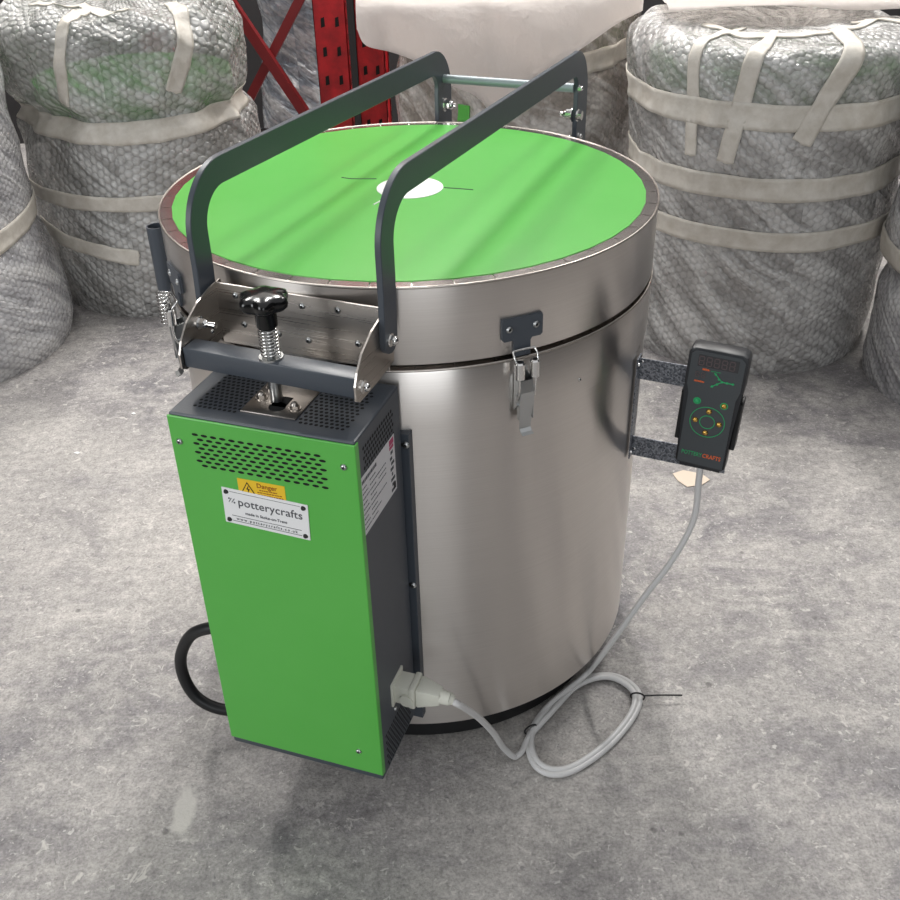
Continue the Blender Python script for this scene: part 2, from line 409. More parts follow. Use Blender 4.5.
for i in range(k):
    bm.faces.new((c, rg[i], rg[(i + 1) % k])); bm.faces.new((rg[i], rb[i], rb[(i + 1) % k], rg[(i + 1) % k]))
panel = obj('green_lid_panel', bm, green, lid); panel.location.z = .0022
bm = bmesh.new(); cyl(bm, (0, 0, ZT - .002), (0, 0, ZT + .0022), .049, seg=48); obj('vent_plug', bm, brick, lid)['label'] = 'white round vent plug'
bm = bmesh.new()
def arcline(pts, r): tube(bm, smooth_path(pts, 5), r, 6)
zl = ZT + .0016
arcline([(-.103, .058, zl), (-.085, .05, zl), (-.05, .046, zl)], .0009); arcline([(.05, -.006, zl), (.07, -.012, zl), (.092, -.02, zl)], .0009)
obj_split('lid_mark', bm, ink, lid)
bm = bmesh.new(); arcline([(-.038, -.045, zl), (-.045, -.06, zl), (-.042, -.055, zl), (-.052, -.07, zl)], .0011); obj('chalk_tick', bm, brick, lid)
# handle frame
hf = AZH
def hroot(ob, az=AZH): ob.rotation_euler = (0, 0, R(az)); return ob
def handle(x, tf, tb, nb):
    # centre path in (outward n, z); local y = -n; tf/tb = top heights front/back, nb = back leg
    P = []; H = []
    def add(p, h): P.append(Vector(p)); H.append(h)
    cf = .369; rf = .062; rb = .050; h = .017; hb = .031
    add((cf + .003, .762), h); add((cf, .82), h)
    for i in range(13):
        a = R(90 * i / 12); add((cf - rf + rf * math.cos(a), tf - h - rf + rf * math.sin(a)), h)
    for i in range(1, 6):
        t = i / 6; add((cf - rf + (nb + rb - cf + rf) * t, (tf - h) * (1 - t) + (tb - .019) * t), h + .002 * t)
    for i in range(13):
        a = R(90 + 90 * i / 12); add((nb + rb + rb * math.cos(a), tb - .019 - rb + rb * math.sin(a)), .019 + (hb - .019) * (i / 12))
    add((nb, .80), hb); add((nb, .70), hb)
    L = []; Rr = []
    for i, p in enumerate(P):
        d = (P[min(i + 1, len(P) - 1)] - P[max(i - 1, 0)]).normalized(); nn = Vector((-d.y, d.x)); L.append(p - nn * H[i]); Rr.append(p + nn * H[i])
    # rounded foot at the front
    foot = [Vector((.369 + h * math.cos(a), .742 + h * math.sin(a))) for a in [R(-180 + 22.5 * i) for i in range(1, 8)]]
    out = L + Rr[::-1]
    pts = []
    bm = bmesh.new()
    A = [[], []]
    for s, xx in ((0, x - .004), (1, x + .004)):
        for l, r in zip(L, Rr): A[s].append((bm.verts.new((xx, -l.x, l.y)), bm.verts.new((xx, -r.x, r.y))))
    kk = len(L)
    for i in range(kk - 1):
        for s in (0, 1):
            a, b = A[s][i]; c, d = A[s][i + 1]
            bm.faces.new((a, b, d, c) if s else (a, c, d, b))
        bm.faces.new((A[0][i][0], A[1][i][0], A[1][i + 1][0], A[0][i + 1][0]))
        bm.faces.new((A[0][i][1], A[0][i + 1][1], A[1][i + 1][1], A[1][i][1]))
    bm.faces.new((A[0][-1][0], A[1][-1][0], A[1][-1][1], A[0][-1][1]))
    # half disc foot
    a0, b0 = A[0][0]; a1, b1 = A[1][0]
    def halfring(a, b, xx):
        pa, pb = a.co, b.co; cc = (pa + pb) / 2; u = (pa - cc); out = []
        for i in range(1, 8):
            t = PI * i / 8; out.append(bm.verts.new(cc + u * math.cos(t) + Vector((0, 0, -1)) * u.length * math.sin(t)))
        return out
    h0 = halfring(a0, b0, 0); h1 = halfring(a1, b1, 0)
    bm.faces.new([a0] + h0 + [b0]); bm.faces.new([b1] + h1[::-1] + [a1])
    c0 = [a0] + h0 + [b0]; c1 = [a1] + h1 + [b1]
    for i in range(len(c0) - 1): bm.faces.new((c0[i], c0[i + 1], c1[i + 1], c1[i]))
    bmesh.ops.recalc_face_normals(bm, faces=bm.faces)
    es = [e for e in bm.edges if len(e.link_faces) == 2 and e.calc_face_angle(0) > R(60)]
    bmesh.ops.bevel(bm, geom=es, offset=.0008, segments=1, affect='EDGES')
    o = obj('handle', bm, grey, kiln, True, 35); return hroot(o)
XR, XL = .135, -.1125
hR = handle(XR, .951, .934, -.432); hL = handle(XL, .937, .925, -.405)
bm = bmesh.new(); cyl(bm, (XL + .004, .402, .873), (XR - .004, .402, .873), .0075, seg=24); hroot(obj('crossbar', bm, mat('satin_grey_tube', (150, 160, 164), .45, .3), kiln, True, 40))
for x, s, hh in ((XR, 1, hR), (XL, -1, hL)):
    bm = bmesh.new()
    bolt(bm, (x + s * .004, .402, .873), (s, 0, 0), .005, .003)
    bolt(bm, (x + s * .004, .402, .828), (s, 0, 0), .0085, .007, dome=False)
    bolt(bm, (x - s * .004, .402, .828), (-s, 0, 0), .0095, .010)
    bolt(bm, (x + s * .004, .412, .79), (s, 0, 0), .005, .003); bolt(bm, (x - s * .004, .395, .79), (-s, 0, 0), .0045, .003)
    cyl(bm, (x - s * .02, .402, .828), (x - s * .026, .402, .828), .004, seg=10)
    bolt(bm, (x + s * .004, -.376, .764), (s, 0, 0), .0065, .004)
    obj_split('hinge_bolt', bm, chrome, hh, True, 35)
# hinge behind the kiln
bm = bmesh.new(); box(bm, XL + .01, XR - .01, .355, .372, .63, .80, .002)
for x in (XL, XR): box(bm, x - .0095 * (1 if x > 0 else -1) - .002, x - .0095 * (1 if x > 0 else -1) + .002, .35, .43, .64, .775, .001)
hroot(obj('hinge', bm, grey, kiln))
# front bracket: plate, two cheeks
bm = bmesh.new()
box(bm, -.103, .130, -.3635, -.361, .715, .797, .0008)
def cheek(x):
    pts = [(-.352, .797), (-.375, .795), (-.405, .787), (-.432, .772), (-.447, .755), (-.454, .740), (-.454, .722), (-.446, .717), (-.40, .719), (-.352, .724)]
    extr(bm, pts, x - .0012, x + .0012, 'YZ')
cheek(-.103); cheek(.130)
o = hroot(obj('lock_bracket', bm, steel_flat, kiln)); brk = o
bm = bmesh.new()
for x, z in ((-.075, .783), (-.068, .745), (.018, .783), (.066, .785), (.022, .738), (-.02, .74), (.09, .745)): screw(bm, (x, -.3635, z), (0, -1, 0), .0042, .0025)
obj_split('screw', bm, [zinc, black], brk)
bm = bmesh.new()
bolt(bm, (-.1018, -.408, .762), (1, 0, 0), .0065, .007); cyl(bm, (-.09, -.408, .762), (-.078, -.408, .762), .004, seg=12); cyl(bm, (-.1042, -.408, .762), (-.110, -.408, .762), .006, seg=12)
bolt(bm, (.1312, -.437, .733), (1, 0, 0), .0065, .003); bolt(bm, (-.1042, -.437, .733), (-1, 0, 0), .006, .003)
screw(bm, (-.1018, -.385, .740), (1, 0, 0), .003, .002)
obj_split('bolt', bm, [chrome, black], brk)
# the square bar, knob and spring
bm = bmesh.new(); box(bm, -.1015, .1285, -.449, -.421, .722, .748, .002)
bar = hroot(obj('lock_bar', bm, grey, kiln, True, 40))
kx, ky = .013, -.435
bm = bmesh.new()
cyl(bm, (kx, ky, .655), (kx, ky, .79), .0052, seg=16, mi=0)
cyl(bm, (kx, ky, .674), (kx, ky, .721), .0075, seg=20, mi=0)
cyl(bm, (kx, ky, .748), (kx, ky, .7505), .0145, seg=24)
obj('threaded_bolt', bm, zinc, bar, True, 40)
bm = bmesh.new(); T = 8.5
tube(bm, [(kx + .0105 * math.cos(2 * PI * T * i / 200), ky + .0105 * math.sin(2 * PI * T * i / 200), .7515 + .036 * i / 200) for i in range(201)], .0013, 8)
obj('spring', bm, chrome, bar, True)
bm = bmesh.new()
kseg = 84; prof = [(.011, .792), (.0125, .795), (.0125, .812), (.016, .816), (.024, .817), (.0275, .821), (.0285, .826), (.027, .831), (.022, .8335), (.011, .835), (.0001, .8355)]
rings = lathe(bm, prof, kseg)
for r, (rr, z) in zip(rings, prof):
    if rr > .013:
        for i, v in enumerate(r):
            a = 2 * PI * i / kseg; f = 1 + .10 * ((rr - .013) / .015) * (math.cos(6 * a) - .3); v.co.x *= f; v.co.y *= f
xf(bm, bm.verts, Matrix.Translation((kx, ky, -.005)))
bm.faces.new(rings[0][::-1])
obj('knob', bm, bplastic, bar, True, 50)['label'] = 'black lobed star knob'

# control box in its own frame
bx = empty('tmp'); bpy.data.objects.remove(bx)
X0, X1 = -.128, .1115; Y0, Y1 = -.493, -.356; Z0, Z1 = .1183, .6886
bm = bmesh.new()
vs = box(bm, X0, X1, Y0, Y1, Z0, Z1, .0025)
# dark round holes punched in the top, slots in the side
def disc(x, y, z, r, axis, mi=1, sx=1.0, seg=8):
    pts = []
    for i in range(seg):
        a = 2 * PI * i / seg; u, v = r * sx * math.cos(a), r * math.sin(a)
        pts.append({'Z': (x + u, y + v, z), 'X': (x, y + u, z + v), 'Y': (x + u, y, z + v)}[axis])
    vv = [bm.verts.new(p) for p in pts]
    if axis == 'Y': pass
    f = bm.faces.new(vv); f.material_index = mi
    f.normal_update()
    want = {'Z': Vector((0, 0, 1)), 'X': Vector((1, 0, 0)), 'Y': Vector((0, -1, 0))}[axis]
    if f.normal.dot(want) < 0: f.normal_flip()
for rr in range(13):
    for cc in range(31):
        x = -.104 + cc * .0066 + (.0033 if rr % 2 else 0); y = -.471 + rr * .0072
        if x > .094 or (-.047 < x < .029 and y < -.392): continue
        disc(x, y, Z1 + .0002, .0024, 'Z')
for rr in range(13):
    for cc in range(13):
        y = -.472 + cc * .0072 + (.0036 if rr % 2 else 0); z = .668 - rr * .0068
        disc(X1 + .0002, y, z, .0026, 'X', seg=8)
for rr in range(10):
    for cc in range(13):
        disc(X1 + .0002, -.472 + cc * .0072 + (.0036 if rr % 2 else 0), .188 - rr * .0068, .0026, 'X')
cb = obj('control_box', bm, [grey, black], kiln); cb.rotation_euler = (0, 0, R(AZB))
cb['label'] = 'dark grey electrical control box with green front'
def cbo(name, bm, m, sm=False, sh=None): return obj(name, bm, m, cb, sm, sh)
bm = bmesh.new(); box(bm, X0 - .001, X1 + .0012, Y0 - .003, Y0, Z0 + .013, Z1 - .003, .0012)
box(bm, X1, X1 + .0014, Y0 - .002, Y0 + .006, Z0 + .013, Z1 - .003)
for rr in range(8):
    for cc in range(14):
        x = -.094 + cc * .0122 + (.0061 if rr % 2 else 0); z = .6645 - rr * .0062
        disc(x, Y0 - .0032, z, .0019, 'Y', sx=2.35, seg=12)
cbo('front_panel', bm, [green, black])['label'] = 'green sheet metal front panel with slot vents'
bm = bmesh.new()
for x, z in ((-.117, .651), (.097, .655), (.079, .172)): screw(bm, (x, Y0 - .003, z), (0, -1, 0), .0042, .0028)
for y, z in ((-.375, .18), (-.435, .205)): screw(bm, (X1, y, z), (1, 0, 0), .0035, .0025)
obj_split('screw', bm, [zinc, black], cb)
# warning sticker
yf = Y0 - .0032
bm = bmesh.new(); cx, cz = -.0145, .5985; box(bm, cx - .0315, cx + .0315, yf - .0003, yf + .0002, cz - .0135, cz + .0135)
def tri(p, y, mi):
    f = bm.faces.new([bm.verts.new((a, y, b)) for a, b in p]); f.material_index = mi; f.normal_update()
    if f.normal.y > 0: f.normal_flip()
tx, tz = cx - .0185, cz
tri([(tx - .0105, tz - .008), (tx + .0105, tz - .008), (tx, tz + .0105)], yf - .0005, 1)
tri([(tx - .0083, tz - .0067), (tx + .0083, tz - .0067), (tx, tz + .008)], yf - .0007, 0)
tri([(tx - .002, tz - .0002), (tx + .001, tz + .005), (tx + .0016, tz + .0046), (tx + .0002, tz + .0006), (tx + .0028, tz + .0004), (tx - .0006, tz - .0062), (tx + .0002, tz - .001)], yf - .0009, 1)
text(bm, 'Danger', .0092, at(cx + .0075, yf - .0006, cz + .0075) @ FR, 2, .0)
random.seed(9)
for zz in (.0012, -.0022, -.0056, -.0088):
    x = cx - .006 + (.003 if zz > 0 else 0)
    while x < cx + .027 - (.006 if zz > 0 else 0):
        w_ = random.uniform(.001, .004); box(bm, x, x + w_, yf - .0006, yf - .0002, cz + zz - .0006, cz + zz + .0006, mi=2); x += w_ + .0008
cbo('warning_sticker', bm, [yellow, inkb, mat('brown_ink', (150, 78, 24), .6)])['label'] = 'yellow warning sticker with lightning bolt triangle'
# name plate, slightly turned as its four corners sit
bm = bmesh.new(); box(bm, -.0575, .0575, -.0012, .0002, -.0265, .0265, .0005)
text(bm, 'potterycrafts', .0165, at(.0065, -.0015, .0085) @ FR, 1, .0, sx=.98, spacing=1.02)
text(bm, 'made in Stoke-on-Trent', .0058, at(0, -.0015, -.0065) @ FR, 1)
text(bm, 'www.potterycrafts.co.uk', .0055, at(0, -.0015, -.0175) @ FR, 1, spacing=1.45)
for z in (-.0135, -.0215): 
    vs = box(bm, -.047, .047, -.0015, -.0012, z - .0003, z + .0003, mi=1)
box(bm, -.047, .047, -.0015, -.0012, .0222, .0226, mi=1)
for dx in (-.0475, -.0435):
    tube(bm, [(dx - .0015, -.0015, .0065), (dx + .0022, -.0015, .0125)], .0005, 6, mi=1)
for dx, dz in ((-.0485, .0118), (-.0415, .0066)): cyl(bm, (dx, -.0012, dz), (dx, -.0017, dz), .0011, seg=10, mi=1)
for sx in (-1, 1):
    for sz in (-1, 1): cyl(bm, (sx * .0515, -.0012, sz * .021), (sx * .0515, -.003, sz * .021), .0033, .0024, 14, mi=2)
o = cbo('name_plate', bm, [white, ink, mat('dark_rivet', (60, 60, 60), .4, .6)]); o.location = (-.013, yf, .5665); o.rotation_euler = (0, R(2), 0); o['label'] = 'white riveted name plate'
# rating label on the side
bm = bmesh.new(); xs = X1 + .0003
box(bm, xs - .0003, xs + .0003, -.487, -.381, .552, .634)
SD = Matrix(((0, 0, 1, 0), (1, 0, 0, 0), (0, 1, 0, 0), (0, 0, 0, 1)))  # facing +X
random.seed(3)
def marks(y0, y1, z, h):
    y_ = y0
    while y_ < y1:
        w_ = random.uniform(.0015, .005); box(bm, xs, xs + .0005, y_, min(y_ + w_, y1), z - h, z + h, mi=1); y_ += w_ + .0012
marks(-.484, -.440, .6265, .0024)
for i in range(9):
    z_ = .6175 - i * .0072
    marks(-.484, -.472 + .004 * (i % 3), z_, .0008); marks(-.462, -.444 + .012 * (i % 2), z_, .0008)
    if i in (1, 2, 3, 5): marks(-.436, -.412, z_, .0007)
for i in range(9): box(bm, xs, xs + .0005, -.398 + (i % 2) * .003, -.391 + (i % 3) * .003, .556 + i * .0078, .5605 + i * .0078, mi=1 if i < 8 else 2)
box(bm, xs, xs + .0005, -.391, -.384, .556, .566, mi=3); box(bm, xs, xs + .0005, -.398, -.384, .624, .632, mi=2)
cbo('rating_label', bm, [paperm, ink, redp, inkb])['label'] = 'white printed rating label'
# lock plate on the top
bm = bmesh.new(); box(bm, -.045, .027, -.469, -.398, Z1, Z1 + .0022, .0006)
cyl(bm, (-.006, -.449, Z1 + .0022), (-.006, -.449, Z1 + .0026), .0105, seg=24, mi=1); box(bm, -.0155, .0035, -.449, -.425, Z1 + .0022, Z1 + .0026, mi=1)
for x in (-.034, .016): bolt(bm, (x, -.447 if x > 0 else -.435, Z1 + .0022), (0, 0, 1), .006, .0035)
bolt(bm, (-.034, -.41, Z1 + .0022), (0, 0, 1), .005, .003)
o = cbo('lock_plate', bm, [steel_flat, black], True, 40); o['label'] = 'stainless steel keyhole plate'
# mounting flange
bm = bmesh.new(); box(bm, -.122, .120, -.352, -.3385, .10, .615, .001)
o = obj('mounting_flange', bm, grey, cb)
bm = bmesh.new()
for z in (.60, .367, .149): screw(bm, (.1155, -.352, z), (0, -1, 0), .005, .003); cyl(bm, (.1105, -.352, z), (.1105, -.354, z), .0025, seg=8, mi=1)
obj_split('screw', bm, [zinc, black], cb)
# front right toggle latch
def latch(az, dz=0):
    root = obj('clasp_plate', (lambda b: (extr(b, [(-.027, .758), (.027, .758), (.028, .755), (.028, .731), (.025, .728), (.0135, .728), (.0115, .725), (.0115, .705), (-.0115, .705), (-.0115, .725), (-.0135, .728), (-.025, .728), (-.028, .731), (-.028, .755)], -RK - .003, -RK + .001, 'XZ'), b)[1])(bmesh.new()), grey, kiln)
    root.rotation_euler = (0, 0, R(az)); root['label'] = 'dark grey lid catch plate'
    y = -RK - .003
    bm = bmesh.new()
    for x in (-.0185, .0185): screw(bm, (x, y, .744), (0, -1, 0), .0045, .0025)
    obj_split('screw', bm, [zinc, black], root)
    bm = bmesh.new()   # wire loop and spring sleeves
    lp = [(-.012, y - .016, .690), (-.0155, y - .013, .706), (-.0155, y - .006, .7135), (-.012, y - .004, .7155), (.012, y - .004, .7155), (.0155, y - .006, .7135), (.0155, y - .013, .706), (.012, y - .016, .690)]
    tube(bm, smooth_path(lp, 5), .0014, 8)
    tube(bm, smooth_path([(-.0115, y - .016, .69), (-.0112, y - .016, .665), (-.0112, y - .012, .65)], 5), .0014, 8)
    tube(bm, smooth_path([(.0115, y - .016, .69), (.0112, y - .016, .665), (.0112, y - .012, .65)], 5), .0014, 8)
    obj('wire_loop', bm, chrome, root, True)
    bm = bmesh.new()
    for s in (-1, 1):
        cyl(bm, (s * .0105, y - .0155, .682), (s * .0105, y - .0145, .7025), .0066, seg=20); cyl(bm, (s * .0105, y - .0146, .7024), (s * .0105, y - .0145, .7045), .0066, .005, 20); cyl(bm, (s * .0105, y - .0144, .7046), (s * .0105, y - .0144, .7049), .003, seg=12, mi=1)
    obj_split('spring_sleeve', bm, [chrome, black], root)
    bm = bmesh.new()   # base with side cheeks and rollers
    box(bm, -.009, .009, y + .001, y + .0045, .628, .688)
    for s in (-1, 1): extr(bm, [(y + .001, .68), (y - .010, .678), (y - .014, .665), (y - .010, .64), (y + .001, .63)], s * .0095 - .0008, s * .0095 + .0008, 'YZ')
    cyl(bm, (-.0125, y - .009, .655), (.0125, y - .009, .655), .0022, seg=12); cyl(bm, (-.0125, y - .009, .641), (.0125, y - .009, .641), .0028, seg=12)
    obj('latch_base', bm, zinc, root, True, 40)
    bm = bmesh.new()   # lever with a turned lip
    pts = [(-.0094, y - .0135, .676), (-.0094, y - .0165, .66), (-.0094, y - .0155, .64), (-.0080, y - .0125, .612), (-.0080, y - .0125, .606), (-.0080, y - .016, .602), (-.0080, y - .0215, .6)]
    q = [[bm.verts.new((sx * p[0], p[1] + dy, p[2])) for p in pts] for sx, dy in ((1, 0), (-1, 0))]
    q2 = [[bm.verts.new((sx * p[0], p[1] + .0014, p[2] - .0006)) for p in pts] for sx in (1, -1)]
    for i in range(len(pts) - 1):
        bm.faces.new((q[0][i], q[0][i + 1], q[1][i + 1], q[1][i])); bm.faces.new((q2[0][i], q2[1][i], q2[1][i + 1], q2[0][i + 1]))
        for k in (0, 1): bm.faces.new((q[k][i], q[k][i + 1], q2[k][i + 1], q2[k][i]))
    bm.faces.new((q[0][-1], q[1][-1], q2[1][-1], q2[0][-1])); bm.faces.new((q[0][0], q2[0][0], q2[1][0], q[1][0]))
    for s in (-1, 1): box(bm, s * .0094 - .0006, s * .0094 + .0006, y - .0155, y - .008, .62, .668)
    bmesh.ops.recalc_face_normals(bm, faces=bm.faces)
    obj('lever', bm, zinc, root); root.location.z = dz
    return root
latch(42.3 + AZB)
latch(-42.8 + AZB, .008)
bm = bmesh.new()  # coil spring by the left clasp
p0 = Vector((-.012, -RK - .022, .742)); 
for xx in (-.006, ):
    tube(bm, [(xx + .0085 * math.cos(2 * PI * 9 * i / 180), -RK - .020 + .0085 * math.sin(2 * PI * 9 * i / 180), .682 + .048 * i / 180) for i in range(181)], .0011, 7)
o = obj('coil_spring', bm, chrome, kiln, True); o.rotation_euler = (0, 0, R(-43.5 + AZB))
# dark tube on the left side
bm = bmesh.new(); lathe(bm, [(.0135, .69), (.0135, .786), (.0115, .786), (.0115, .69)], 32, close=True)
o = obj('side_tube', bm, grey, kiln, True, 40); o.location = (-.366, -.052, 0); o['label'] = 'dark grey open tube on the left flank'
# black power lead
bm = bmesh.new()
pw = [(-.11, -.36, .235), (-.15, -.385, .250), (-.19, -.40, .247), (-.236, -.40, .219), (-.265, -.40, .168), (-.270, -.40, .12), (-.255, -.40, .078), (-.222, -.395, .056), (-.18, -.38, .050), (-.12, -.35, .055), (-.05, -.29, .055)]
tube(bm, smooth_path(pw, 10), .0095, 16); o = obj('power_lead', bm, rubber, kiln, True); o.rotation_euler = (0, 0, R(AZB)); o['label'] = 'thick black power lead'
# controller bracket, radial plane at the right
EA = math.degrees(math.atan2(.90, .435))   # azimuth from -Y towards +X
bk = empty('tmp'); bpy.data.objects.remove(bk)
# local frame: x = radial outward, y = +away from camera, z up
RZ = math.atan2(-.435, .90)
bm = bmesh.new()
box(bm, .3605, .3625, -.012, .010, .43, .602)
box(bm, .3605, .452, -.002, 0, .566, .600); box(bm, .3605, .452, -.002, 0, .432, .466); box(bm, .435, .505, -.002, 0, .432, .600)
o = obj('controller_bracket', bm, galv, kiln); o.rotation_euler = (0, 0, RZ); o['label'] = 'speckled dark metal bracket frame'
bm = bmesh.new()
for z in (.592, .441): screw(bm, (.3625, -.008, z), (1, 0, 0), .003, .0025); screw(bm, (.3667, -.0022, z + .004), (0, -1, 0), .0025, .002)
obj_split('screw', bm, [chrome, black], o)

# ------------------------------------------------------------------ handset controller
ctl = empty('kiln_controller', (.9004 * .471, -.4352 * .471, .455), RZ); ctl.rotation_euler.y = R(2.2)
tag(ctl, 'black handheld controller with brass buttons in the bracket on the steel kiln', 'controller')
def outline(w0, w1, h, zt):
    # upper body wide, waist in, lower body narrower
    return [(-w1 + .004, 0), (w1 - .004, 0), (w1, .004), (w1, .118), (w0 - .001, .132), (w0, .137), (w0, h - .010), (w0 - .003, h - .003), (w0 - .010, h), (-w0 + .010, h), (-w0 + .003, h - .003), (-w0, h - .010), (-w0, .137), (-w0 + .001, .132), (-w1, .118), (-w1, .004)]
bm = bmesh.new(); extr(bm, outline(.0415, .0365, .192, 0), -.033, -.004, 'XZ', bev=.003)
box(bm, -.030, .030, -.028, -.008, -.006, .001, .001)
obj('casing', bm, handset, ctl, True, 35)
bm = bmesh.new()
extr(bm, [(-.033, .004), (.033, .004), (.033, .120), (.037, .135), (.037, .182), (.031, .188), (-.031, .188), (-.037, .182), (-.037, .135), (-.033, .120)], -.0342, -.0325, 'XZ')
yF = -.0345
def ft(s, size, x, z, mi, **k): text(bm, s, size, at(x, yF, z) @ FR, mi, **k)
box(bm, -.027, .029, yF, yF + .0005, .165, .183, mi=1)
for i in range(5):
    x = -.022 + i * .0105
    for (dx, dz, ww, hh) in ((0, .0065, .003, .0008), (0, 0, .003, .0008), (0, -.0065, .003, .0008), (-.0033, .0033, .0007, .0027), (.0033, .0033, .0007, .0027), (-.0033, -.0033, .0007, .0027), (.0033, -.0033, .0007, .0027)):
        box(bm, x + dx - ww, x + dx + ww, yF - .0003, yF, .174 + dz - hh, .174 + dz + hh, mi=2)
for i in range(2):
    x = -.025 + i * .008
    for (dx, dz, ww, hh) in ((0, .004, .002, .0006), (0, 0, .002, .0006), (0, -.004, .002, .0006), (-.0023, .002, .0006, .0016), (.0023, .002, .0006, .0016), (-.0023, -.002, .0006, .0016), (.0023, -.002, .0006, .0016)):
        box(bm, x + dx - ww, x + dx + ww, yF - .0003, yF, .152 + dz - hh, .152 + dz + hh, mi=2)
random.seed(5)
def dashes(x0, x1, z, h, mi):
    # print too small to read: a broken run of short marks
    x = x0
    while x < x1:
        w_ = random.uniform(.0008, .0018); box(bm, x, min(x + w_, x1), yF - .0002, yF + .0003, z - h, z + h * random.uniform(.5, 1), mi=mi); x += w_ + .0005
dashes(-.019, -.009, .1612, .0014, 4); dashes(-.007, .006, .1608, .0006, 3); dashes(-.028, -.014, .1415, .0013, 4)
# three legged green graph
tube(bm, [(-.002, yF, .159), (.010, yF, .147), (-.004, yF, .136)], .0008, 6, mi=3); tube(bm, [(.010, yF, .147), (.027, yF, .147)], .0008, 6, mi=3)
for p in ((0, .157), (.0055, .1505), (.010, .147), (.004, .142), (-.002, .1375), (.017, .147), (.025, .147)): cyl(bm, (p[0], yF + .0004, p[1]), (p[0], yF - .0005, p[1]), .0017, seg=10, mi=3)
for rr in (.0245, .0105):
    tube(bm, [(.0 + rr * math.cos(2 * PI * i / 40), yF + .0002, .0785 + rr * math.sin(2 * PI * i / 40)) for i in range(40)], .0006, 6, mi=3, closed=True)
for sx in (-1, 1): cyl(bm, (sx * .019, yF + .0004, .110), (sx * .019, yF - .0002, .110), .0055, seg=20, mi=3)
text(bm, 'POTTERY', .0095, at(-.0138, yF, .0215) @ FR, 3, .0, sx=.74)
text(bm, 'CRAFTS', .0095, at(.0152, yF, .0215) @ FR, 4, .0001, sx=.80)
obj('face_plate', bm, [facem, screen, segm, inkg, inko], ctl)['label'] = 'dark face plate with display and green print'
for x, z in ((-.019, .110), (.019, .110), (0, .0965), (-.017, .079), (.017, .079), (0, .061)):
    bm = bmesh.new(); mx = Matrix.Translation((x, yF + .0002, z)) @ Vector((0, -1, 0)).to_track_quat('Z', 'Y').to_matrix().to_4x4()
    lathe(bm, [(.0042, 0), (.0042, .0008), (.0032, .0024), (.0016, .0032), (.0001, .0034)], 18, 0, mx)
    o = obj('button', bm, inkg if (x, z) == (-.019, .110) else brass, ctl, True, 50)
    if (x, z) == (-.019, .110): o['label'] = 'green button'
for s in (-1, 1):
    bm = bmesh.new(); box(bm, s * .040 - .0035, s * .040 + .0035, -.026, -.002, .036, .112, .0015); box(bm, s * .042 - .002, s * .042 + .002, -.024, -.004, .098, .117, .001)
    obj('side_clip', bm, rubber, ctl)
# cable: world coordinates
def inv(o, pts):
    m = (Matrix.Translation(o.location) @ o.rotation_euler.to_matrix().to_4x4()).inverted(); return [m @ Vector(p) for p in pts]
top = Vector((.9004 * .471 - .4352 * .018, -.4352 * .471 - .9004 * .018, .453))
a = R(AZB); ct, sn = math.cos(a), math.sin(a)
def bw(x, y, z): return (ct * x - sn * y, sn * x + ct * y, z)
coil = [(.250, -.226), (.195, -.277), (.163, -.322), (.154, -.358), (.161, -.395), (.186, -.413), (.225, -.405), (.285, -.361), (.336, -.302), (.354, -.256), (.338, -.222), (.304, -.207), (.253, -.231), (.201, -.282)]
cp = [top + Vector((0, 0, .012)), top + Vector((.000, -.002, -.03)), (.416, -.225, .35), (.390, -.228, .275), (.350, -.23, .20), (.308, -.232, .115), (.284, -.228, .062), (.262, -.228, .026)]
turn1 = [(x, y, .0055) for x, y in coil[1:12]]
turn2 = [(.257 + (x - .257) * .93 - .002, -.31 + (y + .31) * .93, .0105 if k in (0, 1, 2, 13) else .0085) for k, (x, y) in enumerate(coil)][1:]
turn1[0] = (coil[1][0] + .002, coil[1][1], .013)
lap = [(x, y, .010) for x, y in ((.258, -.219), (.199, -.268))]
turn2b = turn2
outp = [(.158, -.338, .0085), (.143, -.364, .0055), (.131, -.375, .0053)]
pe = Vector(bw(.204, -.425, .232))
ap = Vector((.122, -.372, .006))
endp = [ap.lerp(pe, t) + Vector((0, 0, .016 * math.sin(PI * t) * (1 if t > .3 else .6))) for t in (.12, .35, .6, .82)] + [pe, Vector(bw(.19, -.425, .238))]
loops = turn1 + [(.252, -.222, .0075)] + turn2b[0:11] + [(.249, -.237, .0125), (.200, -.291, .0125)] + outp
path = smooth_path([Vector(p) for p in cp + loops] + endp, 10)
for p in path: p.z = max(p.z, .0052)
bmv = bmesh.new()
tube(bmv, inv(ctl, path), .0050, 12)
cab = obj('cable', bmv, cablem, ctl, True); cab['label'] = 'light grey round cable coiled once on the floor'
# plug and socket on the box side
bm = bmesh.new(); y, z = -.425, .240
box(bm, X1 - .001, X1 + .003, y - .021, y + .021, z - .021, z + .021, .001)
box(bm, X1 + .002, X1 + .026, y - .0165, y + .0165, z - .0165, z + .0165, .003)
box(bm, X1 + .024, X1 + .034, y - .019, y + .019, z - .019, z + .019, .003)
for s in (-1, 1): cyl(bm, (X1 + .022, y + s * .0165, z - .004), (X1 + .022, y + s * .021, z - .004), .010, seg=20)
vv = box(bm, X1 + .034, X1 + .068, y - .0165, y + .0165, z - .0165, z + .0165, .003)
for v in vv:
    t = max(0, (v.co.x - X1 - .040) / .028); v.co.y = y + (v.co.y - y) * (1 - .42 * t); v.co.z = z + (v.co.z - z) * (1 - .42 * t)
cyl(bm, (X1 + .066, y, z), (X1 + .080, y, z - .001), .0105, .0095, 20); cyl(bm, (X1 + .080, y, z - .001), (X1 + .086, y, z - .002), .0095, .006, 20)
mw = Matrix.Rotation(R(AZB), 4, 'Z'); xf(bm, bm.verts, mw)
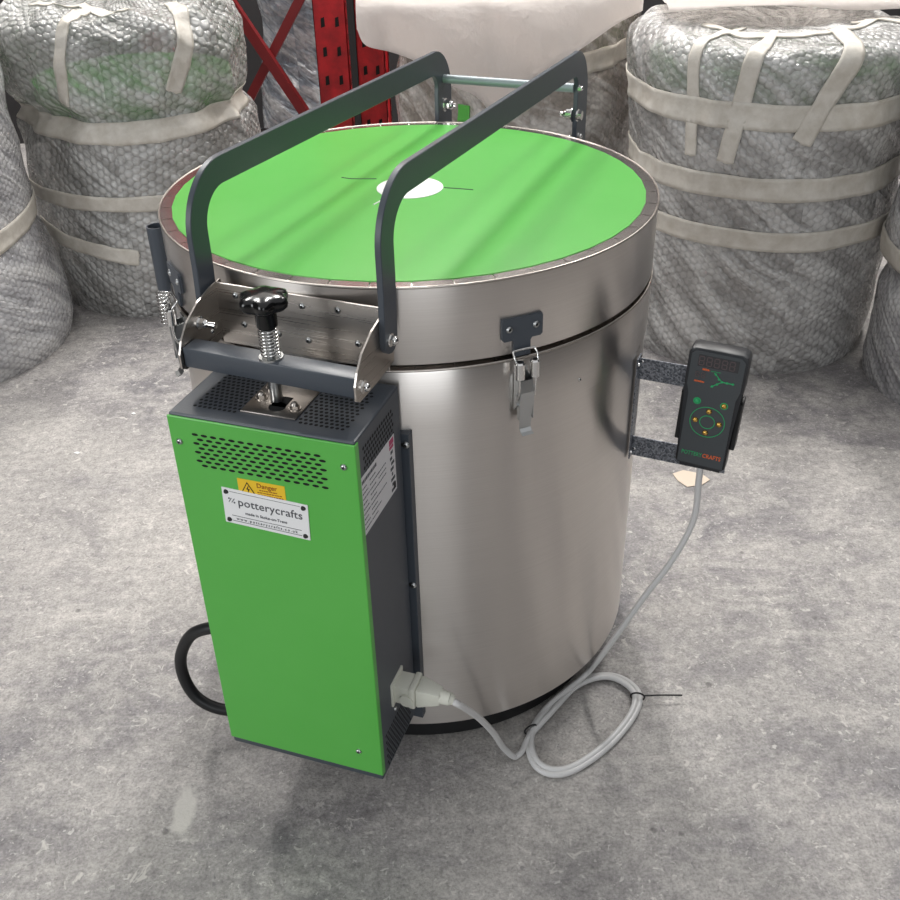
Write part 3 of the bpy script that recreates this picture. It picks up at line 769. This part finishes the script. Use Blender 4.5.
mi = (Matrix.Translation(ctl.location) @ ctl.rotation_euler.to_matrix().to_4x4()).inverted(); xf(bm, bm.verts, mi)
obj('plug', bm, cream, cab, True, 35)['label'] = 'cream rectangular plug'
# cable ties
def tie(c, rad, tail_len, tdir=None):
    bm = bmesh.new(); c = Vector(c); rad = Vector(rad).normalized()
    tube(bm, [c + rad * .0115 * math.cos(t) + Vector((0, 0, 1)) * (.0085 * math.sin(t) + .002) for t in [2 * PI * i / 20 for i in range(20)]], .0016, 6, closed=True)
    if tail_len:
        s = c + rad * .010 + Vector((0, 0, .006)); tube(bm, smooth_path([s, s + Vector(tdir) * tail_len * .5 + Vector((0, 0, .001)), s + Vector(tdir) * tail_len], 4), .0014, 6)
    xf(bm, bm.verts, mi); obj('cable_tie', bm, rubber, cab)
tie((.349, -.265, .009), (1, -.25, 0), .066, (.99, .0, -.05)); tie((.161, -.325, .009), (1, .5, 0), 0)

# ------------------------------------------------------------------ floor scraps
def scrap(name, x, y, pts, m, label, cat, z=.0008, th=.0012):
    bm = bmesh.new(); extr(bm, pts, 0, th, 'XY'); o = obj(name, bm, m); o.location = (x, y, z); tag(o, label, cat); return o
scrap('paper_scrap', .598, .387, [(-.035, .018), (-.008, .03), (.03, .012), (.042, -.012), (.02, -.03), (-.015, -.036), (-.03, -.01)], kraft, 'small pale scrap of paper on the floor below the handheld controller', 'scrap')
scrap('paint_chip', -.825, .594, [(-.008, .0), (0, .004), (.009, -.002), (.004, -.007)], white, 'tiny white chip on the floor at the far left', 'chip')
scrap('plastic_chip', -.73, .77, [(-.006, .0), (0, .005), (.007, -.002), (.002, -.005)], white, 'tiny white chip on the floor below the wrapped kilns on the left', 'chip')

# ------------------------------------------------------------------ bubble-wrapped kilns
class Bundle:
    def __init__(s, c, r, h, seed, lump=.015, top_lump=.01, rs=.07, taper=0.0, belly=0, belt=None):
        s.c = Vector((c[0], c[1], 0)); s.r = r; s.h = h; s.seed = seed; s.lump = lump; s.tl = top_lump; s.rs = rs; s.taper = taper; s.belly = belly; s.belt = belt or []
        s.L1 = h - rs; s.L2 = s.L1 + rs * PI / 2; s.L3 = s.L2 + r - rs
    def P(s, th, u, off=0):
        """th azimuth from -Y towards +X (radians); u arc length up the side and across the top"""
        u = max(0, min(u, s.L3 - .001))
        if u < s.L1: rr, z, nr, nz = s.r, u, 1, 0
        elif u < s.L2:
            a = (u - s.L1) / s.rs; rr = s.r - s.rs + s.rs * math.cos(a); z = s.h - s.rs + s.rs * math.sin(a); nr, nz = math.cos(a), math.sin(a)
        else: rr, z, nr, nz = s.r - s.rs - (u - s.L2), s.h, 0, 1
        rr2 = rr * (1 - s.taper * z / s.h + s.belly * math.exp(-((z - .12) / .16) ** 2))
        d = Vector((math.sin(th), -math.cos(th), 0)); q = d * rr2 + Vector((0, 0, z))
        k = Vector((q.x, q.y, q.z * 1.0)) + Vector((s.seed * 7.3, s.seed * 3.1, 0))
        n1 = noise.noise(k * 3.2); n2 = 1 - abs(noise.noise(Vector((k.x * 7 + k.z * 3, k.y * 7 + k.z * 3, k.z * 5 - k.x * 4)))) * 2; n3 = noise.noise(k * 17)
        n4 = 1 - abs(noise.noise(Vector((k.x * 15 - k.z * 8, k.y * 15, k.z * 12)))) * 2
        amp = s.lump + (s.tl if z > s.h * .66 else s.tl * max(0, (z / s.h - .5) / .16))
        dd = amp * (n1 * 1.3 + n2 * .45 + n4 * .12 + n3 * .08) - amp * .5
        for (bu, wd, dp) in s.belt: dd -= dp * math.exp(-((u - bu) / wd) ** 2)
        foot = min(1, u / .05); dd = dd * (.4 + .6 * foot) - .012 * (1 - foot)
        return s.c * 1.0 + q + (d * nr + Vector((0, 0, 1)) * nz) * (dd + off)
    def surf(s, bm, nt=260, nu=170):
        uvl = bm.loops.layers.uv.new('UVMap'); g_ = []
        for j in range(nu + 1):
            u = s.L3 * j / nu; g_.append([bm.verts.new(s.P(2 * PI * i / nt, u) - s.c) for i in range(nt)])
        for j in range(nu):
            for i in range(nt):
                f = bm.faces.new((g_[j][i], g_[j][(i + 1) % nt], g_[j + 1][(i + 1) % nt], g_[j + 1][i])); f.smooth = True
                for l, (a, b) in zip(f.loops, ((i, j), (i + 1, j), (i + 1, j + 1), (i, j + 1))): l[uvl].uv = (2 * PI * a / nt * s.r, s.L3 * b / nu)
    def strip(s, root, fn, width, k=80, name='tape', off=.0045, m=None, jag=True, wv=6):
        """fn(t) -> (th, u); strip of given width following the wrap"""
        bm = bmesh.new(); rows = []
        for i in range(k + 1):
            t = i / k; th, u = fn(t); th2, u2 = fn(min(1, t + .01)); th0, u0 = fn(max(0, t - .01))
            dx, dy = (th2 - th0) * s.r, u2 - u0; L = math.hypot(dx, dy) or 1; px, py = -dy / L, dx / L
            row = []
            for q in range(wv + 1):
                o_ = (q / wv - .5) * width * (1 + .10 * noise.noise(Vector((t * 9, s.seed, width * 50))))
                j = .006 * noise.noise(Vector((q * 2.2, s.seed + t * 40, 3))) if (jag and i in (0, k)) else 0
                row.append((th + (px * o_ + (j * dx / L)) / s.r, u + py * o_ + j * dy / L))
            rows.append(row)
        vt = [[bm.verts.new(s.P(a, b, off) - s.c) for a, b in r] for r in rows]; vb = [[bm.verts.new(s.P(a, b, off - .003) - s.c) for a, b in r] for r in rows]
        for i in range(k):
            for q in range(wv):
                for V in (vt, vb):
                    f = bm.faces.new((V[i][q], V[i][q + 1], V[i + 1][q + 1], V[i + 1][q])); f.smooth = True
            for q in (0, wv): bm.faces.new((vt[i][q], vt[i + 1][q], vb[i + 1][q], vb[i][q]))
        for i in (0, k):
            for q in range(wv): bm.faces.new((vt[i][q], vt[i][q + 1], vb[i][q + 1], vb[i][q]))
        bmesh.ops.recalc_face_normals(bm, faces=bm.faces)
        return obj(name, bm, m or tape, root)
    def make(s, label, m, core_h, inset=0):
        root = empty('wrapped_kiln', s.c[:]); tag(root, label, 'wrapped kiln'); s.root = root
        bm = bmesh.new(); s.surf(bm); obj('bubble_wrap', bm, m, root)
        rc = s.r * (1 - max(s.taper, 0)) - s.lump * 2.2 - .022 - inset
        bm = bmesh.new(); lathe(bm, [(.001, .03), (rc, .03), (rc, core_h), (rc - .02, core_h + .002), (.001, core_h + .002)], 64)
        c = obj('kiln_inside', bm, steel_flat, root, True, 30)
        bm = bmesh.new(); lathe(bm, [(rc + .002, core_h - .10), (rc + .002, core_h + .004), (.001, core_h + .005)], 64)
        obj('green_lid', bm, green, root, True, 30)
        return root
D = R
# left kiln
LB = Bundle((-.815, 1.69), .352, .86, 1.3, .011, .034, .10, belt=[(.575, .03, .030), (.33, .03, .006)])
LB.make('bubble-wrapped kiln at the left with a lumpy top, green showing through the wrap', wrap_d, .63, .022)
LB.strip(LB.root, lambda t: (D(-80 + 170 * t), .575 - .035 * math.sin(PI * t)), .055)
LB.strip(LB.root, lambda t: (D(-70 + 160 * t), .355 - .01 * t), .045)
LB.strip(LB.root, lambda t: (D(-60 + 62 * t), .25 - .055 * t), .045)
LB.strip(LB.root, lambda t: (D(47 - 16 * t), .93 - .29 * t), .045)
LB.strip(LB.root, lambda t: (D(-10 - 10 * t), .99 - .37 * t), .035)
LB.strip(LB.root, lambda t: (D(-50 + 70 * t), .92 + .06 * math.sin(PI * t)), .04)
# far left kiln
FL = Bundle((-1.385, 1.225), .355, .92, 4.1, .011, .012, .12, taper=.10, belly=.10, belt=[(.34, .04, .01)])
FL.make('bubble-wrapped kiln cut off by the left edge of the photo', wrap_b, .80)
FL.strip(FL.root, lambda t: (D(-30 + 150 * t), .30 + .08 * t), .055)
FL.strip(FL.root, lambda t: (D(72 - 8 * t), .95 - .38 * t), .06)
# right kiln
RB = Bundle((.93, 1.19), .354, .815, 2.2, .010, .010, .05, belt=[(.675, .03, .006), (.50, .03, .005), (.36, .03, .005)])
RB.make('large bubble-wrapped kiln at the right with three tape bands and tape straps over its top', wrap_a, .74)
RB.strip(RB.root, lambda t: (D(-110 + 220 * t), .675 - .012 * math.sin(PI * t)), .058, k=110)
RB.strip(RB.root, lambda t: (D(-110 + 220 * t), .50 - .005 * t), .055, k=110)
RB.strip(RB.root, lambda t: (D(-110 + 220 * t), .375 - .01 * t), .05, k=110)
RB.strip(RB.root, lambda t: (D(-52 + 6 * t), 1.0 - .44 * t), .030)
RB.strip(RB.root, lambda t: (D(-22 - 10 * t), 1.0 - .445 * t), .042)
RB.strip(RB.root, lambda t: (D(22 - 27 * t), .96 - .35 * t), .05, off=.006)
RB.strip(RB.root, lambda t: (D(60 + 4 * t), .98 - .30 * t), .03)
RB.strip(RB.root, lambda t: (D(-70 + 140 * t), .93 + .03 * math.sin(PI * t)), .035)
# kiln behind
MB = Bundle((.335, 1.77), .372, .82, 5.7, .012, .012, .07, belt=[(.66, .03, .01)])
MB.make('bubble-wrapped kiln directly behind the green lid, half covered by a white sheet', wrap_c, .74)
MB.strip(MB.root, lambda t: (D(5 + 85 * t), .665 + .03 * t), .06)
MB.strip(MB.root, lambda t: (D(-12 + 8 * t), .84 - .28 * t), .05)
MB.strip(MB.root, lambda t: (D(-33 + 6 * t), .545), .045, k=10, name='green_patch', m=green, jag=False)
# right edge kiln
RE = Bundle((1.42, .785), .275, .88, 8.8, .010, .012, .08, belly=-.05, belt=[(.29, .03, .02)])
RE.make('bubble-wrapped kiln cut off by the right edge of the photo', wrap_b, .78)
RE.strip(RE.root, lambda t: (D(-120 + 150 * t), .36 - .06 * t), .055)
RE.strip(RE.root, lambda t: (D(-120 + 60 * t), .52 + .25 * t), .06)
RE.strip(RE.root, lambda t: (D(-86 - 3 * t), .90 - .25 * t), .06)

# white foam sheet over the kiln behind
C0 = M.translation
def ray_y(px, py, Y):
    d = F_ + r_ * ((px - 450) / 1002.134) - u_ * ((py - 450) / 1002.134); t = (Y - C0.y) / d.y; return C0 + d * t
def sheet(name, edge, Yf, ztop, yback, label, m, th=.0015, ripple=.012, sd=0):
    bm = bmesh.new(); K = 90; J = 34; G = []
    E_ = smooth_path([ray_y(a, b, Yf + dy) for a, b, dy in edge], 12); 
    for i in range(K + 1):
        f = i / K * (len(E_) - 1); a = int(f); b = min(a + 1, len(E_) - 1); e = E_[a].lerp(E_[b], f - a); col = []
        hang = ztop - e.z; lead = .05 + .35 * 0
        for j in range(J + 1):
            v = j / J
            if v < .35:
                w = v / .35; p = Vector((e.x, e.y + .05 * w * w, e.z + hang * w * (2 - w) * .93 / 1))
            else:
                w = (v - .35) / .65; p = Vector((e.x + .04 * w, e.y + .05 + (yback - e.y - .05) * w, e.z + hang * .93 + hang * .07 * min(1, w * 6)))
            nz = noise.noise(Vector((p.x * 5 + sd, p.y * 2.2, p.z * 3))) + .5 * noise.noise(Vector((p.x * 13 + p.y * 6 + sd, p.y * 3, 0)))
            fold = math.sin(p.x * 21 + p.z * 16 + 2 * noise.noise(Vector((p.x * 3, p.z * 3, sd)))) * .6 + nz
            p.z += ripple * nz * (1.6 if v > .3 else .4); p.y -= ripple * 1.6 * (fold + .8) * (1 if v < .35 else max(0, 1 - (v - .35) * 4))
            col.append(bm.verts.new(p))
        G.append(col)
    for i in range(K):
        for j in range(J):
            bm.faces.new((G[i][j], G[i + 1][j], G[i + 1][j + 1], G[i][j + 1])).smooth = True
    r = bmesh.ops.solidify(bm, geom=bm.faces[:], thickness=th)
    bmesh.ops.recalc_face_normals(bm, faces=bm.faces)
    o = obj(name, bm, m); tag(o, label, 'sheet'); return o
sheet('foam_sheet', [(357, 28, 0), (366, 44, 0), (392, 52, 0), (420, 63, 0), (452, 84, -.0), (470, 91, 0), (480, 98, 0), (494, 113, 0), (508, 102, 0), (530, 84, 0), (556, 62, 0), (590, 42, 0), (616, 24, .03), (640, 10, .10)], 1.33, .868, 2.25, 'white foam sheet draped over the wrapped kiln behind the green lid', foam, sd=2)
sheet('plastic_sheet', [(668, 12, .02), (705, 8, 0), (780, 5, 0), (850, 10, 0), (905, 8, 0)], 1.12, .868, 1.75, 'thin white packing sheet lying across the top of the large taped kiln on the right', foam, sd=9, ripple=.004)

# ------------------------------------------------------------------ pallet racking
def upright(bm, x, y, w, dpt, h, mi=0):
    # open C profile post with a column of slots
    t = .003
    box(bm, x - w / 2, x + w / 2, y, y + t, 0, h); box(bm, x - w / 2, x - w / 2 + t, y, y + dpt, 0, h); box(bm, x + w / 2 - t, x + w / 2, y, y + dpt, 0, h)
    for sx in (-.22, .22):
        z = .08
        while z < h - .05:
            extr(bm, [(x + sx * w - .007, z), (x + sx * w + .007, z + .004), (x + sx * w + .006, z + .034), (x + sx * w - .006, z + .03)], y - .0008, y - .0002, 'XZ', mi=1); z += .095
    z = .05
    while z < h - .05:
        box(bm, x + w / 2 + .0003, x + w / 2 + .001, y + dpt * .35, y + dpt * .6, z, z + .02, mi=1); z += .05
def rack(x0, x1, y, label, braces=True):
    root = empty('pallet_rack_frame', ((x0 + x1) / 2, y, 0)); tag(root, label, 'racking')
    cx = (x0 + x1) / 2
    for x in (x0, x1):
        bm = bmesh.new(); upright(bm, x - cx, 0, .11, .09, 2.6); obj('post', bm, [red, black], root)
        bm = bmesh.new(); box(bm, x - cx - .07, x - cx + .07, -.02, .12, 0, .006); obj('foot_plate', bm, red, root)
    return root
rk = rack(-.86, -.262, 2.22, 'bright red slotted racking frame with dark red diagonal braces left of the white sheet')
bm = bmesh.new(); tube(bm, [(.29, .03, .173), (-.27, .03, 1.15)], .024, 4); obj('brace', bm, dred, rk)
bm = bmesh.new(); tube(bm, [(-.27, .08, .02), (.27, .08, .84)], .022, 4); obj('brace', bm, dred, rk)
bm = bmesh.new(); tube(bm, [(-.27, .05, .33), (.27, .05, .27)], .012, 4); obj('brace', bm, mat('dark_steel', (50, 48, 50), .5, .5), rk)
rk2 = empty('pallet_rack_frame', (-.135, 2.36, 0)); tag(rk2, 'second red slotted racking post just behind and right of the first', 'racking')
bm = bmesh.new(); upright(bm, .0, 0, .10, .09, 2.6); obj('post', bm, [red, black], rk2)
bm = bmesh.new(); upright(bm, .0, .6, .10, .09, 2.6); obj('post', bm, [red, black], rk2)
bm = bmesh.new(); box(bm, -.04, .5, -.05, -.003, .80, .92, .004); obj('beam', bm, blue, rk2)['label'] = 'blue beam'
# wrapped parcel seen between the braces
PB = Bundle((-.45, 2.95), .16, .72, 12.5, .022, .0, .05)
r0 = empty('wrapped_parcel', PB.c[:]); tag(r0, 'crumpled blue-grey plastic parcel behind the racking braces', 'parcel')
bm = bmesh.new(); PB.surf(bm, 90, 70); obj('plastic_film', bm, bagm, r0)
bm = bmesh.new(); box(bm, -.09, .09, -.09, .09, .01, .62, .01); obj('carton', bm, mat('grey_card', (120, 122, 126), .7), r0)
